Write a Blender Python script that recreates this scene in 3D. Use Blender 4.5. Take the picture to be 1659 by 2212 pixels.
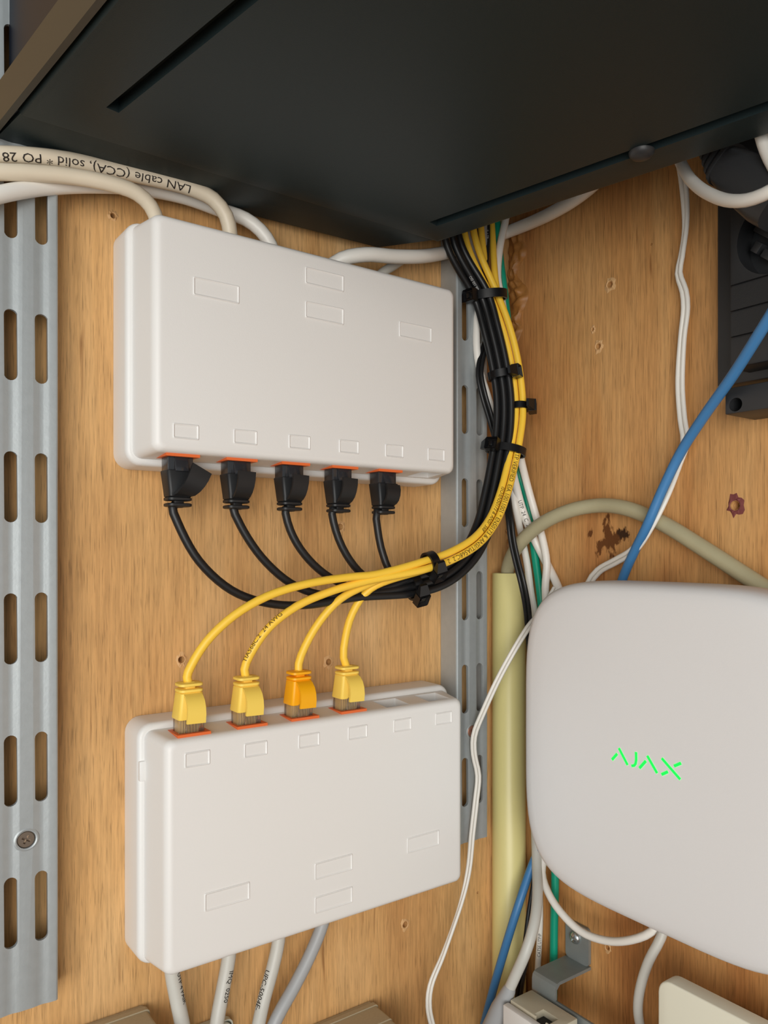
import bpy, bmesh, math, random
from mathutils import Vector, Matrix, noise

random.seed(7)
for o in list(bpy.data.objects):
    bpy.data.objects.remove(o, do_unlink=True)
SC = bpy.context.scene
COL = SC.collection

# ------------------------------------------------------------------ camera
# world: the two plywood walls meet in the corner X=0, Y=0; left wall is the plane Y=0,
# right wall the plane X=0; Z is height relative to the lens. Units are metres.
F = 1661.0
YAW = math.radians(35.6)
CAM = Vector((-0.358, -0.360, 0.0))
FWD = Vector((math.sin(YAW), math.cos(YAW), 0))
RGT = Vector((math.cos(YAW), -math.sin(YAW), 0))
UP = Vector((0, 0, 1))
HOR = 1190.0
cd = bpy.data.cameras.new('camera')
cam = bpy.data.objects.new('camera', cd)
COL.objects.link(cam)
cam.location = CAM
cam.rotation_euler = (math.pi / 2, 0, -YAW)
cd.sensor_fit = 'VERTICAL'
cd.sensor_height = 36.0
cd.sensor_width = 36.0
cd.lens = F / 2212 * 36.0
cd.shift_y = (HOR - 1106) / 2212
cd.clip_start = 0.01
cd.clip_end = 20
SC.camera = cam

# ------------------------------------------------------------------ light
w = bpy.data.worlds.new('world')
SC.world = w
w.use_nodes = True
bg = w.node_tree.nodes['Background']
bg.inputs[0].default_value = (0.82, 0.94, 1.0, 1)
bg.inputs[1].default_value = 0.44


def area(name, loc, target, size, power, col):
    l = bpy.data.lights.new(name, 'AREA')
    l.shape = 'RECTANGLE'
    l.size, l.size_y = size
    l.energy = power
    l.color = col
    o = bpy.data.objects.new(name, l)
    COL.objects.link(o)
    o.location = loc
    d = Vector(target) - Vector(loc)
    o.rotation_euler = d.to_track_quat('-Z', 'Y').to_euler()
    return o


area('window_light', (-1.15, -1.32, -0.05), (-0.12, -0.02, 0.0), (1.0, 1.0), 21.0, (1.0, 0.965, 0.91))

SC.view_settings.view_transform = 'Standard'
SC.view_settings.look = 'None'
SC.view_settings.gamma = 1.0
SC.view_settings.exposure = 0.0
SC.view_settings.use_curve_mapping = False


# ------------------------------------------------------------------ helpers: geometry of the place
def ray(px, py):
    return FWD + RGT * ((px - 829.5) / F) + UP * ((HOR - py) / F)


def onL(px, py, off):
    """point 'off' metres in front of the left wall"""
    d = ray(px, py)
    return CAM + d * ((-off - CAM.y) / d.y)


def onR(px, py, off):
    d = ray(px, py)
    return CAM + d * ((-off - CAM.x) / d.x)


def onZ(px, py, z):
    d = ray(px, py)
    return CAM + d * ((z - CAM.z) / d.z)


def P(t):
    if isinstance(t, Vector):
        return t.copy()
    if t[2] == 'L':
        return onL(t[0], t[1], t[3] / 1000)
    if t[2] == 'R':
        return onR(t[0], t[1], t[3] / 1000)


# ------------------------------------------------------------------ helpers: objects
def tag(o, label=None, cat=None, group=None, kind=None):
    if label: o['label'] = label
    if cat: o['category'] = cat
    if group: o['group'] = group
    if kind: o['kind'] = kind
    return o


def thing(name, label, cat, loc=(0, 0, 0), rot=(0, 0, 0), group=None):
    o = bpy.data.objects.new(name, None)
    o.empty_display_size = 0.01
    COL.objects.link(o)
    o.location = loc
    o.rotation_euler = rot
    return tag(o, label, cat, group)


def world_of(o):
    m = Matrix.Translation(o.location) @ o.rotation_euler.to_matrix().to_4x4()
    return world_of(o.parent) @ m if o.parent else m


def mobj(name, verts, faces, mat, parent=None, smooth=True, world=False, angle=35):
    verts = [Vector(v) for v in verts]
    loc = Vector((0, 0, 0))
    if parent is not None:
        if world:
            inv = world_of(parent).inverted()
            verts = [inv @ v for v in verts]
    else:
        for v in verts:
            loc += v
        loc /= len(verts)
        verts = [v - loc for v in verts]
    me = bpy.data.meshes.new(name)
    me.from_pydata([tuple(v) for v in verts], [], faces)
    me.validate()
    me.update()
    bm = bmesh.new(); bm.from_mesh(me)
    bmesh.ops.recalc_face_normals(bm, faces=bm.faces)
    bm.to_mesh(me); bm.free()
    if smooth:
        me.shade_smooth()
        me.set_sharp_from_angle(angle=math.radians(angle))
    o = bpy.data.objects.new(name, me)
    COL.objects.link(o)
    o.location = loc
    if parent is not None:
        o.parent = parent
    if mat is not None:
        me.materials.append(mat)
    return o


def bobj(name, bm, mat, parent=None, smooth=True, world=False, angle=35):
    bm.verts.ensure_lookup_table()
    bm.verts.index_update()
    v = [x.co.copy() for x in bm.verts]
    f = [[q.index for q in fc.verts] for fc in bm.faces]
    bm.free()
    return mobj(name, v, f, mat, parent, smooth, world, angle)


class MB:
    """collects verts and faces"""
    def __init__(s):
        s.v = []; s.f = []

    def add(s, v, f):
        n = len(s.v)
        s.v += [Vector(a) for a in v]
        s.f += [[i + n for i in q] for q in f]
        return s

    def box(s, c, size, bevel=0.0, rot=None, seg=2):
        bm = bmesh.new()
        bmesh.ops.create_cube(bm, size=1)
        for v in bm.verts:
            v.co = Vector((v.co.x * size[0], v.co.y * size[1], v.co.z * size[2]))
        if bevel > 0:
            bmesh.ops.bevel(bm, geom=list(bm.edges), offset=bevel, segments=seg, profile=0.5, affect='EDGES')
        bm.verts.index_update()
        R = rot or Matrix.Identity(3)
        s.add([R @ v.co + Vector(c) for v in bm.verts], [[q.index for q in f.verts] for f in bm.faces])
        bm.free()
        return s

    def loft(s, rings, cap0=True, cap1=True, closed=True):
        n = len(rings[0]); base = len(s.v)
        for r in rings:
            s.v += [Vector(a) for a in r]
        for i in range(len(rings) - 1):
            for j in range(n if closed else n - 1):
                a = base + i * n + j; b = base + i * n + (j + 1) % n
                s.f.append([a, b, b + n, a + n])
        if cap0: s.f.append([base + j for j in range(n)][::-1])
        if cap1: s.f.append([base + (len(rings) - 1) * n + j for j in range(n)])
        return s

    def lathe(s, prof, c, axis=(0, 0, 1), seg=20, caps=True):
        """prof: (radius, height) along axis"""
        A = Vector(axis).normalized()
        U = A.orthogonal().normalized(); V = A.cross(U)
        rings = []
        for r, h in prof:
            rings.append([Vector(c) + A * h + (U * math.cos(t) + V * math.sin(t)) * max(r, 1e-6)
                          for t in [2 * math.pi * k / seg for k in range(seg)]])
        return s.loft(rings, caps, caps)

    def tube(s, pts, r, seg=12, rad=None):
        fr = frames(pts)
        rings = []
        for i, (p, T, S, O) in enumerate(fr):
            rr = rad[i] if rad else r
            rings.append([p + (S * math.cos(t) + O * math.sin(t)) * rr for t in [2 * math.pi * k / seg for k in range(seg)]])
        return s.loft(rings)

    def build(s, name, mat, parent=None, **k):
        return mobj(name, s.v, s.f, mat, parent, **k)


def frames(pts):
    """(p, tangent, side, outward) with outward turned towards the open side of the corner"""
    out = []
    n = len(pts)
    for i, p in enumerate(pts):
        a = pts[max(0, i - 1)]; b = pts[min(n - 1, i + 1)]
        T = (b - a).normalized()
        O = (CAM - p)
        O = (O - T * O.dot(T)).normalized()
        S = O.cross(T)
        out.append((p, T, S, O))
    return out


def spline(pts, step=0.0035):
    """centripetal Catmull-Rom"""
    pts = [Vector(p) for p in pts]
    pts = [pts[0] * 2 - pts[1]] + pts + [pts[-1] * 2 - pts[-2]]
    res = []
    for i in range(1, len(pts) - 2):
        p0, p1, p2, p3 = pts[i - 1:i + 3]
        t0 = 0; t1 = t0 + max((p1 - p0).length, 1e-5) ** .5
        t2 = t1 + max((p2 - p1).length, 1e-5) ** .5; t3 = t2 + max((p3 - p2).length, 1e-5) ** .5
        n = max(2, int((p2 - p1).length / step))
        for k in range(n):
            t = t1 + (t2 - t1) * k / n
            a1 = p0 * ((t1 - t) / (t1 - t0)) + p1 * ((t - t0) / (t1 - t0))
            a2 = p1 * ((t2 - t) / (t2 - t1)) + p2 * ((t - t1) / (t2 - t1))
            a3 = p2 * ((t3 - t) / (t3 - t2)) + p3 * ((t - t2) / (t3 - t2))
            b1 = a1 * ((t2 - t) / (t2 - t0)) + a2 * ((t - t0) / (t2 - t0))
            b2 = a2 * ((t3 - t) / (t3 - t1)) + a3 * ((t - t1) / (t3 - t1))
            res.append(b1 * ((t2 - t) / (t2 - t1)) + b2 * ((t - t1) / (t2 - t1)))
    res.append(pts[-2])
    return res


def boolean(o, cutter, op='DIFFERENCE'):
    m = o.modifiers.new('b', 'BOOLEAN')
    m.operation = op
    m.object = cutter
    m.solver = 'EXACT'
    m.use_self = True
    bpy.context.view_layer.update()
    dg = bpy.context.evaluated_depsgraph_get()
    me = bpy.data.meshes.new_from_object(o.evaluated_get(dg))
    old = o.data
    o.modifiers.clear()
    o.data = me
    me.name = old.name
    bpy.data.meshes.remove(old)
    cm = cutter.data
    bpy.data.objects.remove(cutter, do_unlink=True)
    bpy.data.meshes.remove(cm)


def resharp(o, angle=35):
    o.data.shade_smooth()
    o.data.set_sharp_from_angle(angle=math.radians(angle))


def text_mesh(body, size):
    cu = bpy.data.curves.new('txt', 'FONT')
    cu.body = body
    cu.size = size
    cu.resolution_u = 2
    o = bpy.data.objects.new('txt', cu)
    COL.objects.link(o)
    bpy.context.view_layer.update()
    dg = bpy.context.evaluated_depsgraph_get()
    me = bpy.data.meshes.new_from_object(o.evaluated_get(dg))
    v = [x.co.copy() for x in me.vertices]
    f = [list(p.vertices) for p in me.polygons]
    bpy.data.objects.remove(o, do_unlink=True)
    bpy.data.curves.remove(cu)
    bpy.data.meshes.remove(me)
    bm = bmesh.new()
    vs = [bm.verts.new(q) for q in v]
    for q in f:
        try: bm.faces.new([vs[i] for i in q])
        except ValueError: pass
    bmesh.ops.remove_doubles(bm, verts=bm.verts, dist=size * 1e-4)
    bmesh.ops.triangulate(bm, faces=bm.faces)
    for k in range(3):
        es = [e for e in bm.edges if e.calc_length() > size * 0.14]
        if not es: break
        bmesh.ops.subdivide_edges(bm, edges=es, cuts=1)
        bmesh.ops.triangulate(bm, faces=bm.faces)
    bm.verts.index_update()
    v = [x.co.copy() for x in bm.verts]
    f = [[x.index for x in q.verts] for q in bm.faces]
    bm.free()
    return v, f


def nearest_s(pts, p):
    s = 0; best = (9, 0)
    for i, q in enumerate(pts):
        if i: s += (q - pts[i - 1]).length
        d = (q - p).length
        if d < best[0]: best = (d, s)
    return best[1]


def print_on(pts, r, body, at, size, mat, parent, flip=False, ang=0.0, condense=0.9):
    """lettering wrapped round a cable, starting beside the point 'at'"""
    fr = frames(pts)
    S = [0]
    for i in range(1, len(pts)): S.append(S[-1] + (pts[i] - pts[i - 1]).length)
    s0 = nearest_s(pts, at)
    v, f = text_mesh(body, size)
    res = []
    sg = -1 if flip else 1
    R = r * 1.03
    for q in v:
        s = s0 + sg * q.x * condense
        s = min(max(s, 0), S[-1] - 1e-6)
        i = 0
        while i < len(S) - 2 and S[i + 1] < s: i += 1
        t = (s - S[i]) / max(S[i + 1] - S[i], 1e-9)
        p = fr[i][0].lerp(fr[i + 1][0], t)
        sd = fr[i][2].lerp(fr[i + 1][2], t).normalized()
        ou = fr[i][3].lerp(fr[i + 1][3], t).normalized()
        # side must satisfy T x v = outward ; here S = O x T
        a = ang + sg * (q.y - size * 0.34) / r
        res.append(p + (ou * math.cos(a) + sd * math.sin(a)) * R)
    return mobj('printed_text', res, f, mat, parent, smooth=False, world=True)


# ------------------------------------------------------------------ materials
def lin(c):
    r = []
    for x in c:
        x = x / 255
        r.append(x / 12.92 if x <= 0.04045 else ((x + 0.055) / 1.055) ** 2.4)
    return tuple(r) + (1,)


def mat(name, rgb, rough=0.5, metal=0.0, noise_amt=0.0, noise_scale=60, bump=0.0, bump_scale=400, spec=0.5, coat=0.0, trans=0.0, emit=None, alpha=None, lin_rgb=None):
    m = bpy.data.materials.new(name)
    m.use_nodes = True
    nt = m.node_tree; N = nt.nodes; L = nt.links
    b = N['Principled BSDF']
    c = lin_rgb + (1,) if lin_rgb else lin(rgb)
    b.inputs['Base Color'].default_value = c
    b.inputs['Roughness'].default_value = rough
    b.inputs['Metallic'].default_value = metal
    b.inputs['Specular IOR Level'].default_value = spec
    b.inputs['Coat Weight'].default_value = coat
    b.inputs['Transmission Weight'].default_value = trans
    if emit:
        b.inputs['Emission Color'].default_value = emit[0]
        b.inputs['Emission Strength'].default_value = emit[1]
    tc = N.new('ShaderNodeTexCoord')
    if noise_amt:
        nz = N.new('ShaderNodeTexNoise')
        nz.inputs['Scale'].default_value = noise_scale
        nz.inputs['Detail'].default_value = 4
        L.new(tc.outputs['Object'], nz.inputs['Vector'])
        mr = N.new('ShaderNodeMapRange')
        mr.inputs[3].default_value = 1 - noise_amt
        mr.inputs[4].default_value = 1 + noise_amt
        L.new(nz.outputs['Fac'], mr.inputs[0])
        mx = N.new('ShaderNodeMix'); mx.data_type = 'RGBA'; mx.blend_type = 'MULTIPLY'
        mx.inputs[0].default_value = 1
        mx.inputs[6].default_value = c
        L.new(mr.outputs[0], mx.inputs[7])
        L.new(mx.outputs[2], b.inputs['Base Color'])
    if bump:
        nb = N.new('ShaderNodeTexNoise')
        nb.inputs['Scale'].default_value = bump_scale
        nb.inputs['Detail'].default_value = 3
        L.new(tc.outputs['Object'], nb.inputs['Vector'])
        bp = N.new('ShaderNodeBump')
        bp.inputs['Strength'].default_value = bump
        bp.inputs['Distance'].default_value = 0.0004
        L.new(nb.outputs['Fac'], bp.inputs['Height'])
        L.new(bp.outputs[0], b.inputs['Normal'])
    return m


def plywood(name, c_lo, c_mid, c_hi, streak, axis, stains=()):
    """vertical-grain pine plywood; axis 0: grain varies along X, 1: along Y"""
    m = bpy.data.materials.new(name)
    m.use_nodes = True
    nt = m.node_tree; N = nt.nodes; L = nt.links
    b = N['Principled BSDF']
    b.inputs['Roughness'].default_value = 0.48
    b.inputs['Specular IOR Level'].default_value = 0.35
    geo = N.new('ShaderNodeNewGeometry')

    def mapped(sx, sz, off=0.0):
        mp = N.new('ShaderNodeMapping')
        mp.inputs['Scale'].default_value = (sx, sx, sz)
        mp.inputs['Location'].default_value = (off, off, off)
        L.new(geo.outputs['Position'], mp.inputs['Vector'])
        return mp

    def nz(mp, scale, detail, dist=0.0, rough=0.55):
        n = N.new('ShaderNodeTexNoise')
        n.inputs['Scale'].default_value = scale
        n.inputs['Detail'].default_value = detail
        n.inputs['Distortion'].default_value = dist
        n.inputs['Roughness'].default_value = rough
        L.new(mp.outputs[0], n.inputs['Vector'])
        return n

    broad = nz(mapped(1.0, 0.16), 22, 3, 0.5)
    ramp = N.new('ShaderNodeValToRGB')
    e = ramp.color_ramp.elements
    e[0].position = 0.30; e[0].color = lin(c_lo)
    e[1].position = 0.72; e[1].color = lin(c_hi)
    k = ramp.color_ramp.elements.new(0.5); k.color = lin(c_mid)
    L.new(broad.outputs['Fac'], ramp.inputs[0])
    # fine pores: short dark vertical dashes
    fine = nz(mapped(1.0, 0.055, 3.1), 620, 4, 0.0, 0.65)
    fr = N.new('ShaderNodeMapRange')
    fr.inputs[1].default_value = 0.36; fr.inputs[2].default_value = 0.60
    fr.inputs[3].default_value = 0.80; fr.inputs[4].default_value = 1.06
    L.new(fine.outputs['Fac'], fr.inputs[0])
    dash = nz(mapped(1.0, 0.07, 9.7), 230, 2, 0.3)
    dr = N.new('ShaderNodeMapRange')
    dr.inputs[1].default_value = 0.24; dr.inputs[2].default_value = 0.34
    dr.inputs[3].default_value = 0.35; dr.inputs[4].default_value = 1.0
    L.new(dash.outputs['Fac'], dr.inputs[0])
    pore = nz(mapped(1.0, 0.045, 14.2), 1500, 2, 0.0, 0.5)
    pr_ = N.new('ShaderNodeMapRange')
    pr_.inputs[1].default_value = 0.33; pr_.inputs[2].default_value = 0.43
    pr_.inputs[3].default_value = 0.70; pr_.inputs[4].default_value = 1.0
    L.new(pore.outputs['Fac'], pr_.inputs[0])
    pm_ = N.new('ShaderNodeMath'); pm_.operation = 'MULTIPLY'
    L.new(fr.outputs[0], pm_.inputs[0]); L.new(pr_.outputs[0], pm_.inputs[1])
    fr = pm_
    m1 = N.new('ShaderNodeMix'); m1.data_type = 'RGBA'; m1.blend_type = 'MULTIPLY'
    m1.inputs[0].default_value = 1
    L.new(ramp.outputs[0], m1.inputs[6]); L.new(fr.outputs[0], m1.inputs[7])
    m2 = N.new('ShaderNodeMix'); m2.data_type = 'RGBA'
    m2.inputs[6].default_value = lin(streak)
    L.new(dr.outputs[0], m2.inputs[0]); L.new(m1.outputs[2], m2.inputs[7])
    colr = m2.outputs[2]
    for (pt, rad, rgb, thr) in stains:
        vm = N.new('ShaderNodeVectorMath'); vm.operation = 'DISTANCE'
        L.new(geo.outputs['Position'], vm.inputs[0]); vm.inputs[1].default_value = pt
        fall = N.new('ShaderNodeMapRange')
        fall.inputs[1].default_value = 0; fall.inputs[2].default_value = rad
        fall.inputs[3].default_value = 0.22; fall.inputs[4].default_value = -0.25
        L.new(vm.outputs['Value'], fall.inputs[0])
        sn = nz(mapped(1.0, 0.5, 5.3), 160, 4)
        ad = N.new('ShaderNodeMath'); ad.operation = 'ADD'
        L.new(sn.outputs['Fac'], ad.inputs[0]); L.new(fall.outputs[0], ad.inputs[1])
        st = N.new('ShaderNodeMapRange')
        st.inputs[1].default_value = thr; st.inputs[2].default_value = thr + 0.06
        L.new(ad.outputs[0], st.inputs[0])
        mm = N.new('ShaderNodeMix'); mm.data_type = 'RGBA'
        L.new(st.outputs[0], mm.inputs[0]); L.new(colr, mm.inputs[6]); mm.inputs[7].default_value = lin(rgb)
        colr = mm.outputs[2]
    L.new(colr, b.inputs['Base Color'])
    bp = N.new('ShaderNodeBump')
    bp.inputs['Strength'].default_value = 0.35
    bp.inputs['Distance'].default_value = 0.0003
    L.new(fine.outputs['Fac'], bp.inputs['Height'])
    L.new(bp.outputs[0], b.inputs['Normal'])
    return m


M = {}
_st = onR(1318, 1165, 0)
_st2 = onR(1345, 1150, 0)
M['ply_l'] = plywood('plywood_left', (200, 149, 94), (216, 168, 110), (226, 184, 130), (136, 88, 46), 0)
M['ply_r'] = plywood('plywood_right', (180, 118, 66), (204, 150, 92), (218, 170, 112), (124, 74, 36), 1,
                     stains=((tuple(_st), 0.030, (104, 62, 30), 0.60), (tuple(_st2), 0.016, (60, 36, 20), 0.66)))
M['white'] = mat('white_plastic', (232, 230, 227), 0.42, bump=0.08, bump_scale=1500)
M['hub'] = mat('hub_plastic', (226, 226, 227), 0.5, bump=0.12, bump_scale=1800)
M['hubback'] = mat('hub_back', (190, 188, 184), 0.5)
M['zinc'] = mat('galvanised_steel', (172, 178, 180), 0.45, metal=0.35, noise_amt=0.08, noise_scale=260, bump=0.10, bump_scale=900)
M['zincdark'] = mat('zinc_bracket', (140, 147, 147), 0.45, metal=0.35, noise_amt=0.14, noise_scale=120)
M['screw'] = mat('screw_steel', (150, 135, 120), 0.35, metal=0.8)
M['screwred'] = mat('coppery_screw', (205, 150, 130), 0.4, metal=0.6)
M['chrome'] = mat('bright_screw', (200, 205, 205), 0.22, metal=0.9)
M['orange'] = mat('orange_plastic', (224, 106, 48), 0.5)
M['jackin'] = mat('jack_interior', (40, 34, 32), 0.5)
M['yellow'] = mat('yellow_pvc', (253, 206, 66), 0.42)
M['bootyel'] = mat('yellow_boot', (250, 214, 96), 0.5)
M['bootorg'] = mat('amber_boot', (252, 178, 10), 0.45)
M['black'] = mat('black_pvc', (22, 23, 25), 0.42)
M['bootblk'] = mat('black_boot', (26, 27, 29), 0.5)
M['tie'] = mat('black_nylon', (16, 16, 18), 0.30)
M['clear'] = mat('clear_polycarbonate', (244, 236, 214), 0.06, trans=0.92)
M['smoke'] = mat('smoky_polycarbonate', (70, 70, 74), 0.14, trans=0.55)
M['wht'] = mat('white_pvc', (236, 233, 226), 0.38)
M['ivory'] = mat('ivory_pvc', (224, 212, 190), 0.42, noise_amt=0.05, noise_scale=90)
M['grey'] = mat('grey_pvc', (200, 199, 192), 0.42, noise_amt=0.05, noise_scale=120)
M['greyd'] = mat('mid_grey_pvc', (168, 170, 172), 0.42)
M['green'] = mat('green_pvc', (0, 150, 120), 0.4)
M['blue'] = mat('blue_pvc', (66, 128, 184), 0.42)
M['olive'] = mat('olive_grey_pvc', (176, 168, 136), 0.45, noise_amt=0.06, noise_scale=150, bump=0.2, bump_scale=500)
M['conduit'] = mat('cream_pvc_conduit', (226, 216, 150), 0.36, noise_amt=0.03, noise_scale=60)
M['coat'] = mat('black_powder_coat', (34, 45, 47), 0.46, bump=0.10, bump_scale=2200, spec=0.22)
M['coatside'] = mat('side_panel', (58, 55, 46), 0.5)
M['navy'] = mat('navy_panel', (8, 16, 30), 0.5)
M['strip'] = mat('black_abs', (44, 45, 47), 0.46, bump=0.1, bump_scale=1600)
M['hole'] = mat('socket_black', (10, 10, 11), 0.6)
M['chip'] = mat('torn_wood', (214, 170, 118), 0.7, noise_amt=0.12, noise_scale=700)
M['chipred'] = mat('stained_torn_wood', (120, 60, 58), 0.7, noise_amt=0.2, noise_scale=700)
M['glue'] = mat('dried_glue', (160, 108, 52), 0.5, noise_amt=0.4, noise_scale=240)
M['beige'] = mat('beige_socket_plastic', (206, 198, 176), 0.5, noise_amt=0.05, noise_scale=300)
M['stonebeige'] = mat('speckled_beige_plastic', (182, 168, 140), 0.6, noise_amt=0.10, noise_scale=900)
M['palegreen'] = mat('pale_grey_plastic', (206, 208, 194), 0.5)
M['cream'] = mat('cream_plate', (232, 230, 212), 0.42)
M['led'] = mat('green_backlit_logo', (0, 255, 60), 0.5, emit=((0.0, 1.0, 0.075, 1), 1.0))
M['ink'] = mat('black_ink', (40, 34, 30), 0.6)
M['inkbr'] = mat('brown_ink', (70, 44, 12), 0.6)
M['inkwh'] = mat('white_ink', (190, 190, 190), 0.6)
M['gold'] = mat('gold_contact', (214, 170, 80), 0.3, metal=0.8)
M['wire'] = mat('inner_wires', (236, 200, 136), 0.5)


# ================================================================== THE SETTING
def wall(name, lo, hi, m, holes):
    mb = MB().box(((lo[0] + hi[0]) / 2, (lo[1] + hi[1]) / 2, (lo[2] + hi[2]) / 2), tuple(hi[i] - lo[i] for i in range(3)))
    o = mb.build(name, m, smooth=False)
    c = MB()
    for p, r, ax in holes:
        c.lathe([(r, 0.002), (r, -0.001), (r * 0.55, -0.004), (r * 0.5, -0.009)], p, ax, 10)
    boolean(o, c.build('cut', None))
    return tag(o, None, None, None, 'structure')


def rim(parent, p, ax, r, m, seed, stretch=1.5):
    """ragged raised splinters round a screw hole"""
    rnd = random.Random(seed)
    A = Vector(ax); U = Vector((0, 0, 1)); V = A.cross(U)
    n = 18
    a = [2 * math.pi * k / n for k in range(n)]
    ra = [r * (1.35 + rnd.random() * 0.9) for k in a]
    rings = []
    rings.append([p + (U * math.sin(t) + V * math.cos(t)) * r * 1.02 + A * 0.0001 for t in a])
    rings.append([p + (U * math.sin(t) * 1.1 + V * math.cos(t)) * (r * 1.2) + A * (0.0003 + rnd.random() * 0.0004) for t in a])
    rings.append([p + (U * math.sin(t) * stretch + V * math.cos(t)) * ra[k] + A * 0.00003 for k, t in enumerate(a)])
    MB().loft(rings, False, False).build('torn_rim', m, parent, world=True, smooth=False)


# added board, unseen below the frame, to block light from below
tag(MB().box((-.40, -.36, -.366), (.80, .72, .012)).build('added_floor', plywood('plywood_added_floor', (96, 66, 40), (112, 80, 50), (126, 92, 60), (60, 38, 22), 0), smooth=False), kind='structure')
NL = (0, -1, 0); NR = (-1, 0, 0)
hl = [((392, 1425), .0016), ((710, 1430), .0017), ((735, 1138), .0017), ((875, 1997), .0018), ((942, 962), .0012), ((244, 466), .0012), ((1032, 1928), .0009)]
hr = [((1318, 615), .0016), ((1293, 748), .0015), ((1588, 1092), .0024), ((1281, 712), .0008), ((1313, 2047), .0012), ((1407, 528), .0007)]
HL = [(onL(p[0], p[1], 0), r, NL) for p, r in hl]
HR = [(onR(p[0], p[1], 0), r, NR) for p, r in hr]
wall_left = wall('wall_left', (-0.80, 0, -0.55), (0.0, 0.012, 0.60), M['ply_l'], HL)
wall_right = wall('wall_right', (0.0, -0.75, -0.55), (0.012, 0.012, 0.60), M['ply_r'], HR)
for i, (p, r, ax) in enumerate(HL[:6]):
    rim(wall_left, p, Vector(ax), r, M['chip'], 10 + i, 1.2)
for i, (p, r, ax) in enumerate(HR[:5]):
    rim(wall_right, p, Vector(ax), r * (1.0 if i == 2 else 1.2), M['chipred'] if i == 2 else M['chip'], 30 + i, 1.3)


def glue(z0, z1, wmax, seed):
    """lumpy run of dried glue in the corner, on the right wall"""
    rnd = random.Random(seed)
    nz_, ny = 90, 12
    v = []; f = []
    for i in range(nz_ + 1):
        t = i / nz_
        z = z0 + (z1 - z0) * t
        wd = wmax * (0.45 + 0.75 * noise.noise(Vector((seed, z * 70, 0)))) * min(1, 6 * t, 6 * (1 - t)) + 0.003
        for j in range(ny + 1):
            u = j / ny
            h = math.sin(math.pi * min(1, u * 1.0)) ** 0.6 * (0.0016 + 0.0042 * max(0, 0.3 + noise.noise(Vector((u * 4, z * 260, seed)))))
            v.append((-h - 0.0001, -0.0005 - u * wd, z + 0.001 * noise.noise(Vector((u * 3, z * 300, seed + 4)))))
    for i in range(nz_):
        for j in range(ny):
            a = i * (ny + 1) + j
            f.append([a, a + 1, a + ny + 2, a + ny + 1])
    mobj('glue_residue', v, f, M['glue'], wall_right, world=True, angle=60)


glue(0.088, 0.215, 0.017, 3.3)
glue(-0.035, 0.060, 0.004, 8.1)


# ================================================================== SLOTTED UPRIGHTS
def upright(name, label, xc, z0, z1, slot_zs, screw_z, screw_mat, seed):
    th = 0.0016
    hw, dp, g = 0.0125, 0.015, 0.0005

    def half(s):
        return [(0.0, -dp), (2.6, -dp), (4.0, -dp + g * .55), (5.2, -dp + g), (6.6, -dp + g), (7.8, -dp + g * .55), (9.2, -dp), (11.6, -dp), (12.2, -dp + .0003), (12.5, -dp + .0009)]
    out = [(x / 1000, y) for x, y in half(1)]
    outer = [(-x, y) for x, y in out[::-1]][:-1] + out
    outer = [(-hw, -0.0003)] + outer + [(hw, -0.0003)]
    inner = [((x * (hw - th) / hw), y + th if y < -0.001 else y) for x, y in outer][::-1]
    prof = outer + inner
    root = thing(name, label, 'shelf upright', (xc, 0, z0))
    rings = [[(x, y, z) for x, y in prof] for z in (0, z1 - z0)]
    o = MB().loft(rings).build('channel', M['zinc'], root, angle=20)
    c = MB()
    for sz in slot_zs:
        for sx in (-0.00585, 0.00585):
            ring = []
            w_, h_ = 0.0026, 0.0146
            for k in range(16):
                t = 2 * math.pi * k / 16
                ring.append((sx + w_ * math.cos(t) * (1 if abs(math.cos(t)) < .75 else 1.0), (h_ - w_) * (1 if math.sin(t) > 0 else -1) + w_ * math.sin(t)))
            c.loft([[(x, y, z + sz - z0) for x, z in ring] for y in (-0.03, -0.006)])
    sc = c
    sc.lathe([(0.0036, -0.02), (0.0036, -0.0105)], (0, 0, screw_z - z0), (0, 1, 0), 24)
    cut = sc.build('cut', None)
    cut.location = root.location + cut.location
    boolean(o, cut)
    resharp(o, 20)
    # countersunk cross-head screw
    s = MB().lathe([(0.0002, -0.0148), (0.0031, -0.0148), (0.00345, -0.0144), (0.0017, -0.011), (0.0016, 0.004)], (0, 0, screw_z - z0), (0, 1, 0), 28)
    so = s.build('screw', screw_mat, root)
    k = MB()
    for a in (0.5, 0.5 + math.pi / 2):
        R = Matrix.Rotation(a, 3, 'Y')
        k.box((0, -0.0150, 0), (0.0036, 0.0030, 0.0009), rot=R)
    kc = k.build('cut', None)
    kc.location = kc.location + Vector((xc, 0, screw_z))
    boolean(so, kc)
    resharp(so, 30)
    # the dimple ring the screw sits in
    MB().lathe([(0.0037, -0.0150), (0.0042, -0.01525), (0.0049, -0.0149)], (0, 0, screw_z - z0), (0, 1, 0), 28, False).build('dimple', M['zinc'], root)
    return root


upright('slotted_upright', 'wide grey slotted steel upright at left edge beside both white boxes', -0.2931, -0.190, 0.40,
        [0.0846 + 0.0583 * k for k in range(-4, 6)], -0.1196, M['screw'], 1)
upright('slotted_upright', 'grey slotted steel upright between white boxes and cream conduit', -0.0455, -0.1745, 0.40,
        [0.0845 + 0.0557 * k for k in range(-4, 6)], -0.1085, M['screwred'], 2)


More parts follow.
